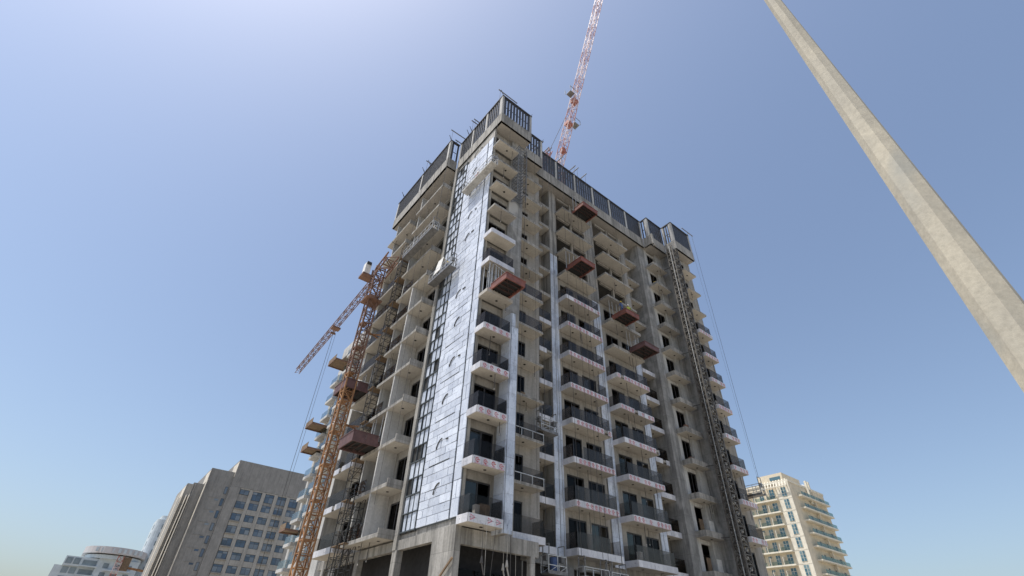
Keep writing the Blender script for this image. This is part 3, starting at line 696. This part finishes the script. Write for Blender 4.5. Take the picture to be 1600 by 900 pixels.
# ---- red and white luffing crane behind the roof screen
lc = thing('luffing_crane', 'red and white luffing crane jib rising steeply behind the roof screen', 'crane', (15.6, 7.0, 0))
lattice(MB(), (0, 0, 49.2), (0, 0, 58.5), 1.7, 1.7, 1.5, .16, .09).build('mast', 'crane_red', lc)
j0, j1 = Vector((0.75, .65, 58.6)), Vector((4.5, -11.3, 112))
lattice(MB(), j0, j1, 1.12, 1.0, 1.3, .085, .042, side=(1, 0, 0), alt=(0, 0, 1)).build('jib', ['crane_white', 'crane_red'], lc)
ax = (j1 - j0).normalized()
for t, mats, big in ((17.5, 'crane_red', 1.0), (11.8, 'crane_red', 1.1)):
    c = j0 + ax*t
    MB().box(c.x - .5*big, c.x + .5*big, c.y - .45, c.y + .45, c.z - .35, c.z + .35).build('jib_collar', mats, lc)
for t, dx in ((18.5, -1.1), (12.6, 1.25)):
    c = j0 + ax*t; b = MB().box(c.x + dx - .5, c.x + dx + .5, c.y - .5, c.y + .5, c.z - .08, c.z)
    for s in (-.6, .6):
        b.bar((c.x + dx + s, c.y - .6, c.z), (c.x + dx + s, c.y - .6, c.z + 1.1), .07); b.bar((c.x + dx + s, c.y + .6, c.z), (c.x + dx + s, c.y + .6, c.z + 1.1), .07)
    b.bar((c.x + dx - .6, c.y - .6, c.z + 1.1), (c.x + dx + .6, c.y - .6, c.z + 1.1), .07).box(c.x + dx - .3, c.x + dx + .3, c.y - .25, c.y + .25, c.z + .02, c.z + .5)
    b.build('jib_platform', 'steel', lc)
for t0 in (5.5,): 
    c = j0 + ax*(t0); MB().box(c.x - .35, c.x + .35, c.y - .5, c.y + .1, c.z - .5, c.z + .5).build('jib_plate', 'crane_red', lc)
lattice(MB(), (-2.2, 1.2, 57), (-.2, .9, 64.5), .7, .7, .9, .09, .05).build('back_frame', 'crane_red', lc)
MB().bar((-.2, .9, 64.5), tuple(j0 + ax*19), .05).build('pendant', 'rope', lc)

# ---- loose ropes
def rope(name, x, y, z0, z1, label, dx=0, dy=0, r=.02, mat='rope', bundle=False, group='ropes hanging down the facades'):
    b = MB().bar((0, 0, z1), (dx, dy, z0), r)
    if bundle: b.cyl((dx, dy, z0 - .25), (dx, dy, z0 + .1), .1, .04, 7).bar((dx, dy, z0 - .2), (dx + .2, dy, z0 - .8), .06)
    return tag(b.build(name, mat, None, (x, y, 0)), label, 'rope', group)
ORD = ('first', 'second', 'third', 'fourth', 'fifth', 'sixth', 'seventh', 'eighth')
for i, x in enumerate((.95, 1.2, 1.85, 2.72, 2.95, 3.3, 3.78, 4.2)):
    rope('hanging_rope', x, -1.3 if x < 3.2 else -.2, 5.2 if i not in (0, 3, 5) else 6.0, 7.6, ORD[i] + ' pale rope from the left in front of the dark ground floor opening', R.uniform(-.25, .1), 0, .018, 'rope_pale' if i % 2 else 'rope', i in (0, 3, 5))
for x, y, z1, z0, where in ((3.55, -1.1, 46.5, 24, 'against the grey pier below the roof corner'), (4.1, -.4, 46.5, 12, 'just right of the silver corner pier'), (9.5, 1.6, 51.45, 6, 'left of the wide silver pier, reaching the ground'),
        (9.9, 1.6, 51.45, 20, 'beside the wide silver pier, ending halfway'), (15.2, 1.6, 51.45, 6, 'over the right end of the first wide balconies'), (12.6, 1.6, 51.45, 8, 'over the middle of the first wide balconies'),
        (20.7, 1.6, 51.45, 9, 'over the second wide balconies'), (1.3, -1.1, 46.5, 43.4, 'over the uppermost corner balconies'), (6.1, .58, 51.4, 9, 'over the small recessed balconies')):
    rope('hanging_rope', x, y, z0, z1, 'thin dark rope hanging ' + where, 0, -.55 if x > 5 else 0, .016, 'rope')
for dx, dy, w in ((1.2, -1.0, 'thin'),):
    rope('hanging_rope', 34.24, -1.1, 0, 51.4, w + ' slack rope trailing down past the right end of the tower', dx*.25, dy*.4, .012, 'steel', group='ropes at the right end')
for y, z0, w in ((7.4, 15, 'nearest the concrete column'), (8.9, 10, 'over the doors right of the white fin'), (10.4, 22, 'along the edge of the white fin'), (12, 17, 'left of the white fin')):
    rope('hanging_rope', -1.29, y, z0, 47.9, 'thin rope on the left balconies ' + w, 0, 0, .018, 'rope')

# ---- workers
def worker(x, y, z, rz, shirt, label, lean=.1):
    jo = [(0, 0, .95), (0, lean*.5, 1.18), (0, lean, 1.42), (0, lean, 1.5), (0, lean*1.1, 1.6), (0, lean*1.1, 1.74),
          (.1, 0, .88), (.12, .03, .48), (.12, 0, .07), (.12, .14, .04), (-.1, 0, .88), (-.13, .1, .48), (-.13, .02, .07), (-.13, .16, .04),
          (.2, lean, 1.4), (.27, lean + .1, 1.14), (.22, lean + .33, 1.05), (-.2, lean, 1.4), (-.29, lean + .08, 1.14), (-.2, lean + .3, 1.1)]
    ed = [(0, 1), (1, 2), (2, 3), (3, 4), (4, 5), (0, 6), (6, 7), (7, 8), (8, 9), (0, 10), (10, 11), (11, 12), (12, 13), (2, 14), (14, 15), (15, 16), (2, 17), (17, 18), (18, 19)]
    rad = [.15, .15, .16, .065, .1, .09, .09, .065, .045, .04, .09, .065, .045, .04, .07, .05, .035, .07, .05, .035]
    me = bpy.data.meshes.new('person'); me.from_pydata(jo, ed, []); o = link('person', me, None, (x, y, z), rz)
    me.materials.append(M[shirt])
    sk = o.modifiers.new('skin', 'SKIN'); sk.use_smooth_shade = True
    for v, r in zip(me.skin_vertices[0].data, rad): v.radius = (r, r*.8)
    me.skin_vertices[0].data[0].use_root = True
    o.modifiers.new('sub', 'SUBSURF').levels = 1; o.modifiers['sub'].render_levels = 1
    tag(o, label, 'person')
    h = MB().cyl((0, lean*1.1, 1.66), (0, lean*1.1, 1.78), .125, .11, 10).cyl((0, lean*1.1, 1.78), (0, lean*1.1, 1.85), .11, .04, 10); h.build('helmet', 'cab' if shirt != 'shirt_blue' else 'yellow', o)
    MB().box(-.06, .06, lean*1.1 + .06, lean*1.1 + .115, 1.54, 1.66).build('face', 'skin', o)
    return o
worker(-.5, 1.7, 38.67, -pi/2, 'shirt_red', 'worker in a red shirt on the platform at the silver corner', .15)
worker(-.6, 5.4, 29.07, -pi/2, 'shirt_blue', 'worker in dark overalls on the platform with the white sheet', .25)
worker(18.3, .3, Zf(7) + .283, 0, 'shirt_blue', 'worker in dark clothes at the left of the red loading platform', .1)
worker(19.4, .4, Zf(7) + .283, 2.4, 'shirt_green', 'worker in a yellow-green vest at the right of the red loading platform', .1)

# ================================================================== lamp post
lp = thing('lamp_post', 'pale tapered octagonal lamp post close to the camera on the right', 'lamp post', (-10.86, -25.118, 0))
N8 = 8; rr = lambda z: (.393 - .0222*z) / 2 / cos(pi/8)
b = MB(); zs = [.03 + i*.5 for i in range(26)]
for z in zs:
    for i in range(N8): b.v.append((rr(z)*cos(2*pi*(i + .322)/N8), rr(z)*sin(2*pi*(i + .322)/N8), z))
for j in range(len(zs) - 1):
    for i in range(N8): b.f.append((j*N8 + i, j*N8 + (i+1) % N8, (j+1)*N8 + (i+1) % N8, (j+1)*N8 + i)); b.m.append(0)
b.build('shaft', 'post', lp)
MB().box(-.28, .28, -.28, .28, 0, .03).build('base_plate', 'steel', lp)
MB().bar((0, 0, 12.5), (1.2, -1.1, 12.9), .09).build('arm', 'post', lp); MB().box(1.0, 1.7, -1.4, -1.1, 12.82, 12.95).build('lamp_head', 'steel', lp)

# ================================================================== neighbour tower behind the crane
nb = thing('white_apartment_block', 'white apartment block with glass railed balconies behind the orange crane', 'building', (7.7, 44, 0))
MB().box(0, 16, 0, 14.2, 0, 43.3).build('wall', 'white', nb)
MB().box(-1.4, 16.2, -.5, 9.6, 43.3, 45.4).build('parapet', 'white', nb)
for k in range(11):
    z = 10.5 + 3.2*k
    for (y0, w, dep) in ((3.2, 3.6, 1.45), (10.1, 3.3, 1.0)):
        if k == 10 and y0 > 5: continue
        s = MB().box(-dep, -.01, y0, y0 + w, z, z + .45).build('balcony', 'white', nb)
        piece('glass_panel', (.03, w - .1, 1.0), 'glass_clear', s, (-dep + .03, y0 + .05, z + .46)); piece('glass_panel', (dep - .1, .03, 1.0), 'glass_clear', s, (-dep + .06, y0 + .03, z + .46))
    for y in (7.2, 9.6): piece('column', (.3, .35, 2.74), 'white', nb, (-.45, y, z + .46))
    piece('window', (.06, 2.0, 2.2), 'bgl_glass', nb, (-.06, 4.0, z + .5)); piece('window', (.06, 1.8, 2.2), 'bgl_glass', nb, (-.06, 10.8, z + .5))
def wood_platform(x, y, z, w, d, label):
    t = thing('timber_platform', label, 'platform', (x, y, z), 0, 'timber loading platforms')
    n = 5
    for i in range(n): piece('plank', (w, d/n - .02, .08), 'wood', t, (0, i*d/n, 0))
    MB().box(0, w, -.02, .06, -.2, -.005).box(0, w, d - .06, d + .02, -.2, -.005).box(0, .06, .06, d - .06, -.2, -.005).build('frame', 'rust_dark', t)
    for i in range(4): piece('side_board', (.05, d/4 - .03, .7), 'wood', t, (0, i*d/4, .085))
    return t
wood_platform(4.7, 51.6, 42.3, 3.6, 3.6, 'brown timber platform near the top of the white block')
wood_platform(4.4, 53.0, 31.0, 3.6, 3.3, 'brown timber platform left of the lower maroon loading platform')
wood_platform(4.9, 52.5, 15.4, 2.9, 2.6, 'brown timber platform lowest on the white block')
wood_platform(4.9, 53.6, 27.3, 2.9, 3.0, 'weathered timber platform with bent railing on the white block')

# ================================================================== taupe building, left background
bl = thing('taupe_hotel_block', 'taupe building with stepped roofline and blue windows, left background', 'building', (11.6, 150.7, 0))
MB().box(0, 34, .35, 26, 0, 49.9).build('wall', 'bgl_wall', bl)
MB().box(-6.7, -.02, .5, 24, 0, 46.05).build('stepped_wing', 'bgl_wall', bl)
MB().box(-9.75, -6.72, 1.2, 22, 0, 41.2).build('stepped_wing', 'bgl_wall', bl)
MB().box(-11.2, -9.77, 2.2, 20, 0, 40.9).build('stepped_wing', 'bgl_pale', bl)
MB().box(0, 34, .0, .33, 42.0, 49.88).box(0, 2.9, .0, .33, 0, 41.98).build('upper_band', 'bgl_wall', bl)
for x0 in (-9.77, -9.2): MB().box(x0 - .12, x0 + .06, 1.0, 1.18, 0, 41.0).build('corner_fin', 'bgl_pale', bl)
MB().box(-11.35, -11.22, 2.0, 2.19, 0, 40.7).build('corner_fin', 'bgl_pale', bl)
for c in range(6):
    x = 5.83 + c*3.85
    piece('pilaster', (1.06, .34, 41.9), 'bgl_pale', bl, (x, -.01, 0))
for r in range(9):
    zt = 41.6 - 3.4*r
    for c in range(5):
        x = 3.1 + c*3.85; h = 1.45 if (r == 0 and c == 0) else 2.6 if r == 0 else 1.95
        f = piece('window', (2.72, .08, h), 'frame', bl, (x, .27, zt - h))
        for i in range(2):
            piece('pane', (1.22, .03, h*.62), 'bgl_glass', f, (.09 + i*1.31, -.025, .08)); piece('pane', (1.22, .03, h*.27), 'bgl_glass', f, (.09 + i*1.31, -.025, h*.69))
        piece('spandrel', (2.74, .22, 3.38 - h if r else .35), 'bgl_pale', bl, (x - .005, .08, zt - 3.39 if r else zt + .02))
        if c in (0, 3) and r: piece('ledge', (2.9, .5, .16), 'bgl_wall', bl, (x - .1, -.35, zt - h - .35))
    f = piece('slit_window', (.85, .06, 2.1), 'frame', bl, (-1.25, .42, zt - 2.2)); piece('pane', (.7, .03, 1.9), 'bgl_glass', f, (.07, -.025, .1))
    if r: piece('slot_window', (1.1, .06, .5), 'bgl_glass', bl, (-3.0, .45, zt - .9)); piece('ledge', (2.6, .1, .12), 'bgl_wall', bl, (-4.9, .4, zt - .25))
for i, (x, d_) in enumerate(((-12.1, 3.4), (-11.45, 2.8), (-10.5, 1.9), (-9.9, 1.3), (-6.95, .7))):
    MB().box(x, x + .16, d_ - 1.5, d_, 0, 37.5 if i < 4 else 42.5).build('corner_fin', 'bgl_lit', bl)  # fins in the pale colour that paints sunlight on their -X faces
for x, y, z0, z1 in ((-.05, .02, 44.6, 49.4), (-6.76, .52, 42.2, 45.6), (-9.8, 1.22, 37.8, 40.8), (-11.25, 2.22, 37.6, 40.5)):
    MB().box(x, x + .04, y, y + 7, z0, z1).build('parapet_sun_panel', 'bgl_lit', bl)  # thin pale sheet added to paint sunlight on the -X parapet face
for y in (6.3, 10, 14): MB().box(-9.72, -9.70, y, y + 1, 5, 40).build('side_strip', 'frame', bl)
b = MB().box(-6.85, -6.7, .1, .5, 30, 45.9).build('corner_fin', 'bgl_pale', bl)

# ================================================================== cream building, right background
br = thing('cream_apartment_block', 'cream apartment block with teal windows, right background', 'building', (133.6, 37.18, 0))
MB().box(0, 21.6, 0, 26, 0, 45.3).build('wall', 'bgr_wall', br)
MB().box(-.2, .02, -.05, 3.7, 0, 45.6).box(-.15, 21.8, -.15, 26, 45.3, 45.9).build('corner_trim', 'bgr_trim', br)
MB().box(1.2, 12, 1.6, 9, 45.9, 48.4).build('penthouse', 'bgr_wall', br)
f = piece('window', (.06, 3.2, .9), 'bgr_glass', br, (1.13, 2.2, 46.6))
def fwin(y, z, w, h, dx=0.0):
    f = piece('window', (.1, w, h), 'bgr_trim', br, (-.3 + dx, y, z)); n = 3 if h > 2 else 2
    for i in range(2):
        for j in range(n): piece('pane', (.04, w/2 - .12, h/n - .1), 'bgr_glass', f, (-.03, .07 + i*(w/2 - .01), .06 + j*(h/n)))
for r in range(10):
    zt = 43.97 - 3.25*r
    fwin(1.0, zt - 2.5, 1.45, 2.5)
    for y, w in ((4.6, 1.5), (7.9, 1.3), (10.3, 1.0), (13, 1.4)):
        if r == 0: fwin(y, zt - 2.5, w, 2.5, .2)
        else: fwin(y, zt - 2.95, w, 2.5, .2)
    piece('floor_band', (.2, 3.6, .32), 'bgr_trim', br, (-.25, 0, zt - 3.05))
    s = piece('balcony', (1.3, 12.5, .34), 'bgr_trim', br, (-1.3, 3.75, zt - 3.3 + .02))
    if r: 
        for i in range(3): piece('glass_panel', (.04, 2.3, .9), 'bgr_rail', s, (.05, .5 + i*3.6, 3.6))
        for i in range(3): piece('privacy_post', (1.1, .12, 1.9), 'bgr_trim', s, (.1, 3.0 + i*3.6, 3.6))
    s = piece('balcony', (17.6, 1.3, .36), 'bgr_trim', br, (3.6, -1.3, zt - 2.1))
    for i in range(6): piece('glass_panel', (2.7, .04, .95), 'bgr_rail', s, (.1 + i*2.9, .05, .37))
    for x, w in ((8.6, .9), (18.0, 1.2), (12.8, .5)): piece('window', (w, .05, 1.5), 'frame', br, (x, -.05, zt - 1.5))
    piece('column', (.5, .4, 2.85), 'bgr_wall', br, (12.2, -.9, zt - 1.72))
piece('column', (.6, .6, 6.5), 'bgr_trim', br, (10.6, -.7, 41.0)); piece('column', (.6, .6, 6.5), 'bgr_trim', br, (12.0, -.7, 41.0))
for i in range(9): MB().bar((-1.0, .4 + i*.85, 44.2), (.6, .9 + i*.85, 46.3), .22, .3).build('pergola_slat', 'bgr_trim', br)
MB().bar((-1.0, .2, 44.2), (-1.0, 8.2, 44.2), .25).build('pergola_beam', 'bgr_trim', br)
for x, y in ((9, 3), (15.5, 2.5), (17, 5)): MB().cyl((x, y, 45.9), (x, y, 47.6), .9, .9, 12).cyl((x, y, 47.6), (x, y, 47.9), .9, .3, 12).build('water_tank', 'cab', br)

# ================================================================== far left buildings
fl = thing('white_stepped_block', 'pale white building with curved brown roof band, far left', 'building', (-22, 230, 0))
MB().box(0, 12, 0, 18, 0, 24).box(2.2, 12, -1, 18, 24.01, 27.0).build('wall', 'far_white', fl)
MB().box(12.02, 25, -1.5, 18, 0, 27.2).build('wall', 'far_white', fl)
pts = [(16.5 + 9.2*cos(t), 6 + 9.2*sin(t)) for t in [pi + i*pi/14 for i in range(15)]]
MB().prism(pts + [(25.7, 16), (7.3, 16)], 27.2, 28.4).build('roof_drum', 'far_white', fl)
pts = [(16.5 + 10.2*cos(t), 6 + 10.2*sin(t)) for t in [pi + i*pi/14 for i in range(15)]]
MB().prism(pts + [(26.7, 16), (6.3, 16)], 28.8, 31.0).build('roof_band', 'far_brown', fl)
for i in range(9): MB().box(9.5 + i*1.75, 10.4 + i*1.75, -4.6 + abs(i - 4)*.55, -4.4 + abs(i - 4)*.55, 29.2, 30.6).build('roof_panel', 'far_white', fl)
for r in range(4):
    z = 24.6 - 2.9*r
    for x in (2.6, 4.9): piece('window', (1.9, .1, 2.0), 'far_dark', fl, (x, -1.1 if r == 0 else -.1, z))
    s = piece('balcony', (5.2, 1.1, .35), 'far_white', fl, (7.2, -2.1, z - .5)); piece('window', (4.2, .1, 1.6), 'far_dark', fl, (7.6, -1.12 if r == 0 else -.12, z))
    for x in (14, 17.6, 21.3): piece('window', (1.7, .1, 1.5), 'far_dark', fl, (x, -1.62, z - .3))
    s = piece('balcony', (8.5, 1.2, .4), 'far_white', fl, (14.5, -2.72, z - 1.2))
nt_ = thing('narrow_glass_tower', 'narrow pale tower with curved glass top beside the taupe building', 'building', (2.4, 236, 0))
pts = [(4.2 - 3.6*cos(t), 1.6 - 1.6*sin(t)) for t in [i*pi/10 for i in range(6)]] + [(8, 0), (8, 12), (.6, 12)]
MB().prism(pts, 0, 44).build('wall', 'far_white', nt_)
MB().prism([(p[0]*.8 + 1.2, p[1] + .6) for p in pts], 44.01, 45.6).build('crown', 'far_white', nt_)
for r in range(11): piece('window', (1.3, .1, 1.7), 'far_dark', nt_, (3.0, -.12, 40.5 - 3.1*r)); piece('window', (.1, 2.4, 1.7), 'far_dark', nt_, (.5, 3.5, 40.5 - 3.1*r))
fc = thing('distant_crane', 'small red and white crane mast with brown counterweight, far left', 'crane', (-5.5, 190, 0))
lattice(MB(), (0, 0, 0), (0, 0, 24.5), 1.5, 1.5, 1.6, .2, .12, alt=(0, 1)).build('mast', ['crane_white', 'crane_red'], fc)
MB().box(.6, 3.0, -.6, .6, 20.6, 24.3).build('counterweight', 'wood', fc)
MB().bar((2.0, 0, 21.6), (8.6, 0, 21.0), .5, .6).build('counter_jib', 'rust', fc)
